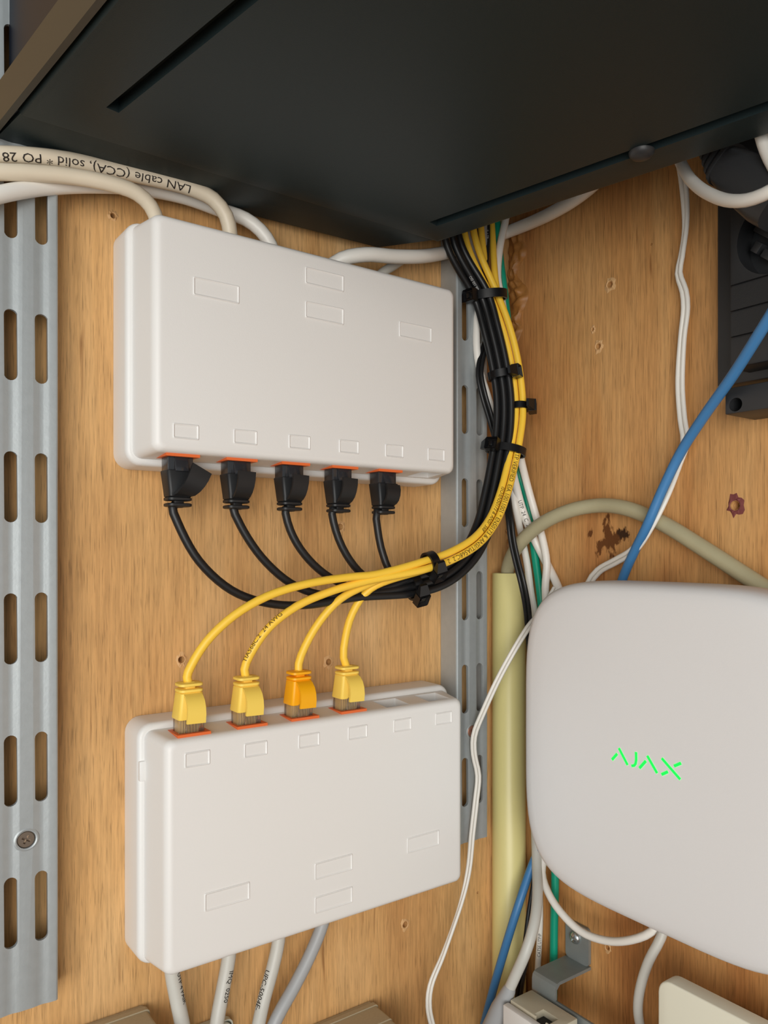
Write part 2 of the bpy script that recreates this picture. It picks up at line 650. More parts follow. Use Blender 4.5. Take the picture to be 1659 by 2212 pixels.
# ================================================================== WHITE SURFACE-MOUNT BOXES
def rring(w0, w1, h0, h1, r, y, n=6):
    """rounded rectangle in XZ from x -w0..w1, z -h0..h1 at depth y"""
    pts = []
    for cx, cz, a0 in ((w1 - r, h1 - r, 0), (-w0 + r, h1 - r, 90), (-w0 + r, -h0 + r, 180), (w1 - r, -h0 + r, 270)):
        for k in range(n + 1):
            t = math.radians(a0 + 90 * k / n)
            pts.append((cx + r * math.cos(t), y, cz + r * math.sin(t)))
    return pts


PITCH = 0.0282
PORT_Y = -0.0272
PORT_Z = -0.0512


def label_window(parent, x, z, wd, h):
    """fine raised outline of a label field"""
    y0 = -0.0369
    t = 0.00030
    hgt = 0.00060
    outer = rring(wd / 2, wd / 2, h / 2, h / 2, 0.0006, 0, 3)
    inner = rring(wd / 2 - t * 2, wd / 2 - t * 2, h / 2 - t * 2, h / 2 - t * 2, 0.0004, 0, 3)
    mid = rring(wd / 2 - t, wd / 2 - t, h / 2 - t, h / 2 - t, 0.0005, 0, 3)
    fill = rring(wd / 2 - t * 3, wd / 2 - t * 3, h / 2 - t * 3, h / 2 - t * 3, 0.0004, 0, 3)

    def sh(r, y): return [(a[0] + x, y, a[2] + z) for a in r]
    MB().loft([sh(outer, y0), sh(outer, y0 - hgt * .6), sh(mid, y0 - hgt), sh(inner, y0 - hgt * .6), sh(fill, y0 - 0.00014)], False, True).build('label_field', M['white'], parent, angle=14)


def smbox(label, loc, flip, filled):
    root = thing('surface_mount_box', label, 'network box', loc, (0, math.pi if flip else 0, 0), 'white six-port boxes on the left wall')
    W = 0.0847; H = 0.0511
    # base
    b = MB()
    b.loft([rring(.0908, .0908, .0560, .0530, .007, 0), rring(.0906, .0906, .0558, .0528, .007, -.0155),
            rring(.0903, .0903, .0555, .0525, .0067, -.0168), rring(.0896, .0896, .0548, .0518, .006, -.0177),
            rring(.0886, .0886, .0538, .0510, .005, -.0180)])
    b.build('base', M['white'], root, angle=60)
    c = MB()
    c.loft([rring(.0880, .0880, .0528, .0512, .004, -.0170), rring(.0850, .0850, .0513, .0511, .004, -.0325),
            rring(.0848, .0848, .0512, .0510, .004, -.0338), rring(.0843, .0843, .0508, .0506, .0037, -.0352),
            rring(.0834, .0834, .0500, .0498, .0034, -.0363), rring(.0822, .0822, .0490, .0488, .0030, -.0369), rring(.0812, .0812, .0481, .0479, .0028, -.0370)])
    cover = c.build('cover', M['white'], root, angle=60)
    k = MB()
    for i in range(6):
        x = (i - 2.5) * PITCH
        k.box((x, PORT_Y, -.0480), (.0150, .0132, .022))
    cut = k.build('cut', None)
    Rm = Matrix.Rotation(math.pi if flip else 0, 4, 'Y')
    cut.location = Vector(loc) + (Rm.to_3x3() @ cut.location)
    cut.rotation_euler = (0, math.pi if flip else 0, 0)
    boolean(cover, cut)
    resharp(cover, 40)
    # snap clip on the side seam
    sx = .0886
    MB().box((sx, -.0172, -.035), (.003, .0038, .009), .0006).build('clip', M['white'], root)
    for i in range(6):
        x = (i - 2.5) * PITCH
        label_window(root, x, -.0418, .0117, .0067)
    for (x, z) in ((-.0563, .0225), (0, .0225), (.0563, .0225), (0, .0389)):
        label_window(root, x, z, .0218, .0082)
    for i in range(6):
        x = (i - 2.5) * PITCH
        if i in filled:
            o_ = [(x + sx_ * .0077, PORT_Y + sy_ * .0068) for sx_, sy_ in ((-1, -1), (1, -1), (1, 1), (-1, 1))]
            i_ = [(x + sx_ * .0060, PORT_Y + sy_ * .0046) for sx_, sy_ in ((-1, -1), (1, -1), (1, 1), (-1, 1))]
            zt = PORT_Z - .0012
            m_ = MB().loft([[(a, b_, zt + .0016) for a, b_ in o_], [(a, b_, zt) for a, b_ in o_], [(a, b_, zt) for a, b_ in i_], [(a, b_, zt + .010) for a, b_ in i_]], False, True)
            j = m_.build('keystone_jack', M['orange'], root, smooth=False)
        else:
            MB().box((x, PORT_Y + .0045, -.0415), (.013, .0012, .006)).box((x - .003, PORT_Y, -.0395), (.0012, .011, .004)).build('port_rib', M['white'], root, smooth=False)
    return root


BOX1 = Vector((-0.1626, -0.0002, 0.0938))
BOX2 = Vector((-0.1574, -0.0002, -0.1332))
smbox('upper white six-port wall box with five black plugs underneath', BOX1, False, [0, 1, 2, 3, 4])
smbox('lower white six-port wall box with four yellow plugs on top', BOX2, True, [5, 4, 3, 2])


# ================================================================== PATCH CABLES
def plug_parts(root, pos, flip, bootm, clearm, bent=0.0, hood=True, latch_free=False, yaw=0.0):
    """plug at 'pos' (face of the jack), pointing up into the box (or down when flip)"""
    s = -1 if flip else 1
    base = world_of(root).inverted() @ pos
    Ry = Matrix.Rotation(yaw, 3, 'Z')

    def T(v):
        v = Ry @ Vector(v)
        return (base.x + v.x * (1 if not flip else -1), base.y + v.y, base.z + v.z * s)

    def mk(mb, name, m, par=root, **k):
        mb.v = [Vector(T(a)) for a in mb.v]
        return mb.build(name, m, par, **k)
    # clear plug nose
    mb = MB().box((0, 0.0004, 0.0005), (.0117, .0080, .0150), .0004)
    plug = mk(mb, 'plug', clearm)
    mb = MB()
    for k in range(8):
        mb.box(((k - 3.5) * .00102, .0012, 0.0), (.0007, .0042, .0130))
    mk(mb, 'wires', M['wire'] if bootm is not M['bootblk'] else M['jackin'])
    mb = MB().box((0, -.0046, -.0022), (.0060, .0010, .0085), .0003, rot=Matrix.Rotation(-0.22 if not latch_free else -0.34, 3, 'X'))
    mk(mb, 'latch', clearm)
    # boot
    rings = []
    for z, a, d in ((-.0058, .0063, .0049), (-.0062, .0065, .0051), (-.0150, .0054, .0046), (-.0172, .0052, .0044), (-.0176, .0048, .0040)):
        rings.append([(p[0], p[2], z) for p in rring(a, a, d, d, .0014, 0, 3)])
    boot = mk(MB().loft(rings), 'boot', bootm, angle=40)
    # strain-relief: two flat discs on a narrow neck
    st = MB()
    for z in (-.0184, -.0210):
        rg = [[(p[0], p[2], z + dz) for p in rring(a, a, d, d, .0022, 0, 4)] for dz, a, d in ((.0008, .0050, .0040), (.0005, .0055, .0045), (-.0005, .0055, .0045), (-.0008, .0050, .0040))]
        st.loft(rg)
    st.box((0, 0, -.0197), (.0046, .0042, .0050), .0006)
    stp = [Vector(T(a)) for a in st.v]; st.v = stp
    st.build('strain_relief', bootm, root, angle=40)
    if hood:
        # arched latch cover on the front face of the boot
        cpts = [(-.0168, -.0038), (-.0160, -.0062), (-.0140, -.0082), (-.0115, -.0094), (-.0085, -.0099), (-.0050, -.0096)]
        if latch_free:
            cpts = [(-.0168, -.0038), (-.0162, -.0058), (-.0146, -.0076), (-.0120, -.0086), (-.0092, -.0084), (-.0068, -.0072)]
        rings = []
        for q, (z, y) in enumerate(cpts):
            a = cpts[max(0, q - 1)]; c = cpts[min(len(cpts) - 1, q + 1)]
            tz, ty = c[0] - a[0], c[1] - a[1]
            ln = math.hypot(tz, ty); tz /= ln; ty /= ln
            ny, nz_ = -tz, ty
            th = .00062
            hw = .0040 + .0003 * q / 5
            t = q / (len(cpts) - 1)
            dx = bent * .0095 * t * t if bent < 1 else bent * .0075 * t
            ring = []
            for sx_, sn in ((-1, -1), (1, -1), (1, 1), (-1, 1)):
                tilt = bent * 0.0022 * t * (sx_)
                ring.append((sx_ * hw + dx, y + ny * th * sn, z + nz_ * th * sn - tilt))
            rings.append(ring)
        hd = MB().loft(rings)
        hd.v = [boot.parent and Vector(T(a)) for a in hd.v]
        # sub-part of the boot
        bl = boot.location
        hd.v = [a - bl for a in hd.v]
        hd.build('latch_cover', bootm, boot, angle=40)
    return plug


def jack_pos(box, i, flip):
    x = (i - 2.5) * PITCH
    return Vector((box.x + x, box.y + PORT_Y, box.z + (PORT_Z - .0012) * (-1 if flip else 1)))


def mmV(lst, wall_='L'):
    return [P((a[0], a[1], wall_, a[2])) for a in lst]


BLK = spline(mmV([(880, 1270, 36), (930, 1256, 37), (975, 1236, 38), (1012, 1200, 38), (1040, 1150, 37), (1060, 1080, 36), (1076, 1000, 35),
                  (1087, 930, 34), (1089, 870, 33), (1082, 810, 31), (1068, 740, 28), (1052, 680, 25), (1040, 640, 23)]))
YEL = spline(mmV([(860, 1238, 44), (930, 1217, 46), (985, 1196, 47), (1035, 1163, 47), (1068, 1118, 45), (1090, 1060, 42), (1105, 1000, 39), (1118, 930, 37),
                  (1122, 880, 35), (1113, 790, 32), (1094, 710, 28), (1068, 640, 23)]))


def bundle(center, a, b, i0=0):
    fr = frames(center)
    return [p + S * a + O * b for p, T, S, O in fr[i0::5]]


def upward(p, d=0.10):
    q = p.copy(); q.z += d; return q


def tail(px, py, off):
    p = P((px, py, 'L', off))
    return [p, upward(p + Vector((-.004, 0, 0)), .06)]


B_LEAD = [
    [(372, 1092, 27.5), (385, 1132, 28), (430, 1212, 29), (500, 1275, 30), (578, 1303, 31), (660, 1307, 32), (770, 1291, 34)],
    [(503, 1094, 27.5), (520, 1136, 28), (566, 1205, 29), (628, 1260, 30), (690, 1284, 31), (780, 1284, 33)],
    [(617, 1098, 27.5), (627, 1145, 28), (658, 1198, 29), (712, 1247, 30), (790, 1276, 32)],
    [(718, 1100, 27.5), (725, 1145, 28), (748, 1198, 29), (785, 1243, 30), (835, 1267, 33)],
    [(814, 1104, 27.5), (816, 1145, 28), (828, 1200, 29), (850, 1244, 31)],
]
B_OFF = [(0.0042, 0.0), (0.0, 0.0), (-0.0042, 0.0), (0.0021, -0.0036), (-0.0021, -0.0036)]
B_OFF = [(-a, b) for a, b in B_OFF]
B_TAIL = [(993, 516, 21), (979, 518, 22), (963, 522, 21), (1052, 500, 12), (978, 514, 13)]
B_LABEL = ['black patch cable in first port from left, its latch cover bent aside',
           'black patch cable in second port from left of upper box',
           'black patch cable in the middle one of the five occupied ports',
           'black patch cable in fourth port from left of upper box',
           'black patch cable in last occupied port, clear latch tab standing free']
for i in range(5):
    jp = jack_pos(BOX1, i, False)
    end = jp + Vector((0, 0, -.0205))
    pts = [end + Vector((0, 0, .004)), end] + mmV(B_LEAD[i])[0:]
    pts += bundle(BLK, *B_OFF[i], i0=2 if i < 4 else 4) + tail(*B_TAIL[i])
    path = spline(pts)
    root = thing('patch_cable', B_LABEL[i], 'cable', tuple(jp), group='black patch cables from the upper box')
    MB().tube(path, .0020, 12).build('jacket', M['black'], root, world=True, angle=60)
    plug_parts(root, jp, False, M['bootblk'], M['smoke'], bent=1.0 if i == 0 else 0.1, latch_free=(i == 4))
    if i == 1:
        print_on(path, .0020, 'ENDUR 150 ISO', onL(1028, 640, .022), .0022, M['inkwh'], root, False, 0.2)
    if i == 3:
        print_on(path, .0020, '8  LTP', onL(1052, 492, .013), .0026, M['inkwh'], root, True, 0.0)

Y_LEAD = [
    [(404, 1462, 27.5), (412, 1440, 28), (446, 1386, 30), (505, 1330, 33), (575, 1289, 36), (655, 1263, 39), (750, 1247, 41), (810, 1241, 43)],
    [(528, 1446, 27.5), (540, 1415, 28), (580, 1357, 31), (640, 1310, 34), (705, 1281, 37), (780, 1258, 41)],
    [(645, 1434, 27.5), (659, 1396, 28), (690, 1343, 31), (735, 1294, 35), (800, 1260, 38)],
    [(742, 1420, 27.5), (746, 1378, 28), (762, 1323, 31), (800, 1272, 36)],
]
Y_OFF = [(0.0021, 0.0018), (-0.0021, 0.0022), (0.0021, -0.0024), (-0.0021, -0.0020)]
Y_TAIL = [(1006, 516, 16), (1025, 508, 19), (1040, 503, 14), (1063, 498, 12)]
Y_LABEL = ['yellow patch cable in leftmost occupied port of lower box',
           'yellow patch cable in second port of lower box, print along its bend',
           'yellow patch cable with deep amber plug boot, third on lower box',
           'shortest-bending yellow patch cable, rightmost of the four plugs']
for i in range(4):
    jp = jack_pos(BOX2, i, True)
    end = jp + Vector((0, 0, .0205))
    lead = mmV(Y_LEAD[i])
    pts = [end + Vector((0, 0, -.004)), end] + lead + bundle(YEL, *Y_OFF[i], i0=4) + tail(*Y_TAIL[i])
    path = spline(pts)
    root = thing('patch_cable', Y_LABEL[i], 'cable', tuple(jp), group='yellow patch cables from the lower box')
    MB().tube(path, .0020, 12).build('jacket', M['yellow'], root, world=True, angle=60)
    plug_parts(root, jp, True, M['bootorg'] if i == 2 else M['bootyel'], M['clear'], bent=0.05)
    if i == 1:
        print_on(path, .0020, 'TIA568C.2  24 AWG', onL(530, 1432, .028), .0034, M['inkbr'], root, False, 0.70, 0.95)
        print_on(path, .0020, 'UTP VERIFIED  EIA 10011001 * EN50173 & ANSI/TIA568C.2  2  C', onL(1119, 985, .037), .0036, M['inkbr'], root, True, 0.0, 0.99)
    if i == 0:
        print_on(path, .0020, 'ISO/EN50173 & ANSI  568', onL(1100, 1075, .042), .0034, M['inkbr'], root, True, -0.5)


# ================================================================== CABLE TIES
def tie(label, center, axis, side_r, out_r, ang, wid=.0045, hang=0.0, spin=0.0):
    """nylon tie: strap loop round 'axis', head at angle ang (0 = side, 90 = towards room)"""
    A = Vector(axis).normalized()
    O = (CAM - center); O = (O - A * O.dot(A)).normalized()
    S = O.cross(A)
    root = thing('cable_tie', label, 'cable tie', tuple(center), group='black nylon cable ties')
    n = 40
    rings = []
    th = .0006
    for k in range(n + 1):
        t = 2 * math.pi * k / n
        d = S * math.cos(t) * side_r + O * math.sin(t) * out_r
        nr = (S * math.cos(t) * out_r + O * math.sin(t) * side_r).normalized()
        c = center + d
        rings.append([c - A * wid / 2 - nr * th, c + A * wid / 2 - nr * th, c + A * wid / 2 + nr * th, c - A * wid / 2 + nr * th])
    MB().loft(rings, False, False).build('strap', M['tie'], root, world=True, angle=40)
    t = math.radians(ang)
    nr = (S * math.cos(t) * out_r + O * math.sin(t) * side_r).normalized()
    tg = nr.cross(A)
    c = center + S * math.cos(t) * side_r + O * math.sin(t) * out_r + nr * .0026 + tg * hang
    R = Matrix((tg, A, nr)).transposed()
    if spin: R = R @ Matrix.Rotation(spin, 3, 'Z')
    bm = bmesh.new()
    bmesh.ops.create_cube(bm, size=1)
    for v in bm.verts:
        tp = 0.92 if v.co.z > 0 else 1.0
        v.co = Vector((v.co.x * .0082 * tp, v.co.y * .0076 * tp, v.co.z * .0052))
    top = [f for f in bm.faces if f.normal.z > .9]
    bmesh.ops.inset_region(bm, faces=top, thickness=.0017, depth=0)
    top = [f for f in bm.faces if f.normal.z > .9 and f.calc_area() < .00003 and abs(f.calc_center_median().x) < .0005 and abs(f.calc_center_median().y) < .0005]
    bmesh.ops.translate(bm, verts=list({v for f in top for v in f.verts}), vec=(0, 0, -.0026))
    es = [e for e in bm.edges if e.calc_length() > .005]
    bmesh.ops.bevel(bm, geom=es, offset=.0005, segments=2, affect='EDGES')
    for v in bm.verts: v.co = R @ v.co + c
    bobj('head', bm, M['tie'], root, world=True, angle=40)
    MB().box(c + nr * .0004 + tg * .0006, (.0022, .0030, .0018), .0002, rot=R).build('pawl', M['tie'], root, world=True)
    # sloped shoulder where the strap leaves the head
    sh = MB()
    w1, w2 = .0034, .0022
    a0 = c + tg * .0038; a1 = c + tg * .0082 - nr * .0014
    sh.loft([[a0 - A * w1 - nr * .0022, a0 + A * w1 - nr * .0022, a0 + A * w1 + nr * .0014, a0 - A * w1 + nr * .0014],
             [a1 - A * w2 - nr * .0018, a1 + A * w2 - nr * .0018, a1 + A * w2 - nr * .0004, a1 - A * w2 - nr * .0004]])
    sh.build('shoulder', M['tie'], root, world=True)
    return root


def at_path(path, px, py, off):
    q = P((px, py, 'L', off))
    i = min(range(len(path)), key=lambda k: (path[k] - q).length)
    i = min(max(i, 1), len(path) - 2)
    return path[i], (path[i + 1] - path[i - 1]).normalized()


c1, t1 = at_path(BLK, 1043, 645, 23)
_c1 = onL(1053, 640, .0225)
tie('topmost black cable tie holding black, yellow, white and green cables together', _c1, Vector((-.10, 0, 1)), .0112, .0074, 40, .0052)
c2, t2 = at_path(BLK, 1083, 815, 31)
tie('second cable tie from the top, head turned to the right over yellow cables', c2, t2, .0072, .0056, 168)
c3, t3 = at_path(YEL, 1122, 884, 35)
tie('small black tie on the yellow cables only, head against right plywood', c3, t3, .0052, .0052, 176, .0040)
c4, t4 = at_path(BLK, 1080, 968, 35)
tie('black cable tie level with the bottom of upper white box', c4 + Vector((.0044, 0, 0)), t4, .0112, .0066, 50)
c5, t5 = at_path(YEL, 932, 1217, 46)
tie('black tie looped over the yellow cables where they leave the black ones', c5, t5, .0058, .0056, 150, .0046)
c6, t6 = at_path(BLK, 893, 1268, 36)
tie('lowest black tie, around the black cables under the yellow ones', c6, t6, .0068, .0060, 145, .0046)


# ================================================================== OTHER CABLES
def cable(name, label, pts, r, m, texts=(), seg=14, cat='cable', group=None):
    path = spline([P(p) for p in pts])
    o = MB().tube(path, r, seg).build(name, m, angle=60)
    tag(o, label, cat, group)
    for (body, at, size, ink, flip, ang, *cn) in texts:
        print_on(path, r, body, P(at), size, ink, o, flip, ang, *cn)
    return o


def twin(name, label, pts, r, m, gap=1.02, twist=()):
    path = spline([P(p) for p in pts])
    fr = frames(path)
    root = thing(name, label, 'cable', tuple(path[-1]))
    n = len(fr)
    for s in (-1, 1):
        ps = []
        for i, (p, T, S, O) in enumerate(fr):
            a = 0.25
            for (at, wd, amt) in twist:
                a += amt * math.exp(-(((i / n) - at) / wd) ** 2)
            ps.append(p + (S * math.cos(a) + O * math.sin(a)) * r * gap * s)
        MB().tube(ps, r, 10).build('strand', m, root, world=True, angle=60)
    return root


def LL(*a): return [(x, y, 'L', o) for x, y, o in a]
def RR(*a): return [(x, y, 'R', o) for x, y, o in a]


# above the upper box
cable('network_cable', 'printed ivory cable along the top left under the black rack',
      LL((-560, 470, 20), (-300, 400, 20), (-140, 358, 20), (-70, 345, 20), (-20, 336, 20), (60, 337, 20), (150, 347, 20), (240, 365, 20), (330, 385, 21), (410, 406, 22), (460, 430, 23), (488, 466, 23), (497, 505, 22), (499, 545, 21)), .0035, M['ivory'],
      texts=[('LAN cable (CCA), solid * PO 28', (405, 406, 'L', 22), .0050, M['ink'], True, -0.2, 1.20)])
cable('network_cable', 'plain ivory cable bending into the top left corner of upper box',
      LL((-560, 430, 26), (-300, 385, 25), (-140, 368, 23), (-70, 368, 22), (-20, 371, 22), (70, 374, 22), (160, 382, 22), (240, 397, 23), (295, 417, 23), (325, 445, 22), (340, 480, 20), (345, 520, 19)), .0033, M['ivory'])
cable('network_cable', 'white cable lowest of three at the top left, crossing the slotted upright',
      LL((-560, 640, 24), (-300, 530, 24), (-140, 465, 24), (-70, 440, 24), (-20, 425, 23), (40, 412, 20), (110, 403, 16), (200, 400, 12), (300, 406, 10), (400, 426, 10), (480, 455, 11), (530, 473, 13), (562, 497, 15), (585, 530, 16), (595, 570, 16)), .0034, M['wht'])
cable('network_cable', 'thick white cable rising behind upper box and passing behind the bundle',
      LL((690, 615, 10), (705, 585, 14), (738, 560, 20), (790, 550, 24), (850, 554, 24), (910, 554, 22), (965, 545, 14), (1010, 533, 9), (1050, 520, 8), (1092, 503, 8)) +
      RR((1140, 484, 9), (1190, 461, 12), (1235, 435, 14), (1275, 405, 14), (1310, 370, 14)), .0038, M['wht'])
cable('network_cable', 'short grey-white cable end dipping behind upper box below the thick white cable',
      LL((870, 560, 8), (850, 574, 10), (825, 590, 11), (805, 612, 11), (795, 650, 10)), .0026, M['grey'])

# in the corner, from the rack down behind the hub
cable('network_cable', 'green cable running down the corner behind the white hub',
      LL((1074, 430, 11), (1073, 490, 11), (1080, 560, 11), (1088, 620, 12), (1096, 690, 14), (1104, 780, 16), (1108, 870, 18), (1110, 950, 17)) +
      RR((1120, 1020, 14), (1138, 1080, 7), (1149, 1150, 3.5), (1157, 1210, 4), (1166, 1275, 5), (1178, 1400, 6), (1190, 1600, 5), (1198, 1800, 5), (1199, 1905, 5), (1197, 2000, 5), (1196, 2080, 5), (1195, 2160, 5)), .0024, M['green'])
cable('network_cable', 'white cable rising in front of the green one to the top tie',
      LL((1105, 410, 14), (1092, 475, 15), (1079, 540, 15), (1075, 600, 15), (1084, 650, 16), (1096, 720, 16), (1106, 800, 17), (1112, 880, 17)) +
      RR((1122, 975, 22), (1137, 1040, 14), (1155, 1105, 9), (1171, 1160, 8), (1181, 1215, 8), (1178, 1270, 8), (1182, 1340, 6), (1190, 1450, 5)), .0023, M['wht'])
cable('network_cable', 'white cable printed UTP between the green cable and olive cable',
      RR((1100, 985, 26), (1112, 1040, 20), (1130, 1105, 13), (1152, 1160, 8), (1180, 1215, 3.2), (1203, 1262, 4), (1225, 1320, 5)), .0025, M['wht'],
      texts=[('UTP  24  C  2PR', (1121, 1078, 'R', 18), .0034, M['ink'], False, 0.0)])
cable('network_cable', 'white cable left of the black bundle, leaning beside the conduit top',
      LL((1050, 590, 12), (1036, 645, 14), (1030, 700, 16), (1030, 755, 17), (1038, 805, 18), (1058, 870, 19), (1085, 960, 20), (1104, 1040, 20)) +
      RR((1114, 1095, 18), (1127, 1160, 9), (1139, 1220, 8), (1147, 1280, 8), (1158, 1340, 8), (1170, 1420, 5)), .0022, M['wht'])
twin('figure_eight_wire', 'thin black twin wire down the corner past the conduit opening',
     LL((1062, 690, 17), (1052, 735, 18), (1040, 775, 20), (1036, 810, 22), (1045, 855, 24), (1060, 905, 24), (1078, 970, 23), (1092, 1050, 22)) +
     RR((1101, 1120, 33), (1107, 1170, 33), (1117, 1215, 32), (1128, 1258, 31), (1138, 1310, 26), (1144, 1380, 16), (1155, 1500, 11), (1168, 1700, 9), (1164, 1830, 10), (1156, 1905, 14), (1146, 1970, 20), (1135, 2060, 24), (1122, 2140, 24), (1115, 2230, 24)), .0012, M['black'])
cable('power_cable', 'thick olive-grey cable arching from the conduit across the right wall',
      [onL(1098, 1330, .011), onL(1096, 1260, .011)] + RR((1097, 1226, 15), (1118, 1180, 19), (1165, 1135, 18), (1228, 1104, 14), (1292, 1092, 9), (1352, 1098, 9), (1430, 1130, 9), (1520, 1185, 9), (1600, 1237, 9), (1680, 1290, 9), (1760, 1350, 9)), .0041, M['olive'], seg=18)
twin('figure_eight_wire', 'thin white twin wire wandering down the right wall behind the blue cable',
     RR((1455, 300, 14), (1470, 350, 12), (1479, 420, 7), (1481, 490, 4), (1472, 555, 4), (1466, 590, 4), (1478, 630, 4), (1481, 665, 4), (1474, 730, 4), (1469, 830, 4), (1474, 905, 4), (1480, 955, 4), (1465, 1000, 4), (1440, 1065, 12), (1408, 1130, 16), (1372, 1185, 14), (1330, 1212, 8), (1292, 1234, 5), (1272, 1262, 5), (1265, 1320, 5)), .0012, M['wht'],
     twist=((0.36, 0.05, 0.4), (0.18, 0.08, 1.0)))
cable('network_cable', 'blue cable slanting across the right wall and emerging under the hub',
      RR((2150, 60, 52), (1960, 280, 54), (1840, 440, 54), (1760, 540, 52), (1700, 625, 48), (1655, 697, 44), (1585, 808, 34), (1520, 900, 25), (1470, 978, 19), (1430, 1060, 18), (1398, 1135, 18), (1370, 1192, 13), (1347, 1245, 8), (1320, 1330, 6), (1280, 1480, 6), (1225, 1680, 6), (1180, 1800, 8), (1150, 1868, 14), (1120, 1955, 26), (1086, 2065, 32), (1058, 2165, 34), (1038, 2250, 34), (1020, 2380, 32), (1015, 2560, 30)), .0025, M['blue'])
cable('network_cable', 'glossy white cable looping over the black power strip at top right',
      RR((1455, 310, 26), (1470, 350, 32), (1492, 388, 44), (1530, 418, 56), (1580, 434, 64), (1630, 428, 68), (1690, 395, 70), (1740, 330, 66), (1765, 230, 58), (1775, 90, 52)), .0026, M['wht'])
cable('network_cable', 'white cable end hanging from the rack in the top right corner',
      RR((1600, 60, 44), (1620, 220, 48), (1640, 275, 50), (1655, 325, 50), (1685, 375, 48), (1740, 390, 46), (1820, 330, 44), (1880, 200, 42)), .0026, M['wht'])
twin('figure_eight_wire', 'thin white twin wire hanging between lower box and conduit',
     RR((1200, 1270, 7), (1170, 1320, 14), (1140, 1357, 26)) + LL((1085, 1450, 33), (1045, 1535, 25), (1024, 1590, 20), (1024, 1630, 19), (1033, 1675, 19), (1028, 1730, 19), (1020, 1800, 19), (1012, 1880, 20), (996, 1950, 20), (958, 2060, 20), (930, 2130, 20), (926, 2175, 20), (938, 2235, 20), (955, 2340, 20), (950, 2480, 20), (945, 2620, 20)), .00095, M['wht'],
     twist=((0.55, 0.08, 0.9),))
# below the hub
cable('network_cable', 'white cable hanging in a loop beneath the hub',
      RR((1200, 1780, 6), (1178, 1845, 8), (1171, 1885, 13), (1184, 1928, 17), (1211, 1970, 18), (1255, 2012, 17), (1310, 2032, 16), (1365, 2030, 16), (1408, 2012, 14), (1440, 1975, 9)), .0022, M['wht'])
cable('network_cable', 'grey-white cable dropping from the hub to the bottom edge',
      RR((1445, 1970, 9), (1428, 2025, 14), (1402, 2075, 18), (1384, 2130, 20), (1378, 2180, 18), (1388, 2240, 10), (1405, 2330, 7), (1415, 2450, 7)), .0025, M['grey'])
cable('network_cable', 'thin printed white cable running down behind the steel bracket',
      RR((1160, 1820, 6), (1165, 1900, 6), (1167, 1980, 6), (1164, 2050, 6), (1160, 2120, 6), (1158, 2200, 6)), .0018, M['wht'],
      texts=[('CAT5E UTP/P', (1163, 2058, 'R', 6), .0028, M['ink'], True, 0.1)])
_r = cable('data_cable', 'light grey cable with darker grey moulded plug left of the socket',
           RR((1158, 1790, 8), (1160, 1870, 14), (1161, 1930, 24), (1155, 1990, 34), (1138, 2050, 42), (1112, 2110, 46), (1094, 2150, 48)), .0031, M['grey'])
_pp = [P(q) for q in RR((1103, 2131, 47.2), (1100, 2138, 47.4), (1093, 2152, 48), (1082, 2178, 49), (1062, 2225, 50), (1050, 2260, 50), (1049, 2263, 50))]
MB().tube(_pp, 0, 16, rad=[.0030, .0037, .0042, .0056, .0060, .0060, .0052]).build('moulded_plug', M['greyd'], _r, world=True)

# below the lower box
CB = [('thick pale grey cable leaving lower box nearest its left corner', LL((368, 2040, 16), (372, 2100, 17), (382, 2155, 18), (396, 2225, 20), (404, 2300, 20), (400, 2450, 20), (392, 2640, 20)), .0034, M['grey'], [('UTP 4 PAIR', (366, 2108, 'L', 17), .0034, M['ink'], False, 1.0)]),
      ('second pale grey cable under lower box, dark print on its left side', LL((500, 2000, 14), (494, 2070, 15), (482, 2135, 16), (470, 2200, 18), (462, 2270, 18), (458, 2400, 18), (460, 2600, 18)), .0034, M['grey'], [('IMQ  0250', (490, 2090, 'L', 15), .0036, M['ink'], False, 0.8)]),
      ('third grey cable under lower box, printed with letters and digits', LL((606, 1960, 14), (602, 2030, 15), (588, 2095, 16), (570, 2160, 17), (556, 2225, 17), (545, 2290, 17), (538, 2420, 17), (540, 2600, 17)), .0033, M['grey'], [('UPC-5004E-', (594, 2092, 'L', 16), .0040, M['ink'], False, -0.75)]),
      ('darker grey unprinted cable, rightmost under lower box', LL((712, 1930, 14), (697, 1995, 15), (672, 2058, 16), (636, 2130, 17), (600, 2195, 18), (572, 2265, 18), (560, 2400, 18), (562, 2600, 18)), .0033, M['greyd'], [])]
for lab, pts, r, m, tx in CB:
    cable('network_cable', lab, pts, r, m, tx, 16, group='grey cables under the lower box')


# ================================================================== CONDUIT
cx, cy = -.0112, -.0112
zt = onL(1098, 1238, .012).z
R0, R1 = .0106, .0092
rg = []
for r, z in ((R1, zt - .06), (R1, zt - .0004), (R1 + .0003, zt), (R0 - .0003, zt), (R0, zt - .0004), (R0, -.3598)):
    rg.append([(cx + r * math.cos(2 * math.pi * k / 32), cy + r * math.sin(2 * math.pi * k / 32), z) for k in range(32)])
tag(MB().loft(rg, False, False).build('conduit_pipe', M['conduit'], angle=50), 'cream plastic conduit pipe standing in the corner', 'pipe')


# ================================================================== ALARM HUB
HUBOFF = .0460
hc = onR(1397, 1639, HUBOFF)
hub = thing('alarm_hub', 'white rounded-square alarm hub with glowing green letters', 'alarm hub', (0, hc.y, hc.z))


def sq(a, x, e, n=96):
    pts = []
    for k in range(n):
        t = 2 * math.pi * k / n
        c, s = math.cos(t), math.sin(t)
        pts.append((x, a * math.copysign(abs(c) ** (2 / e), c), a * math.copysign(abs(s) ** (2 / e), s)))
    return pts


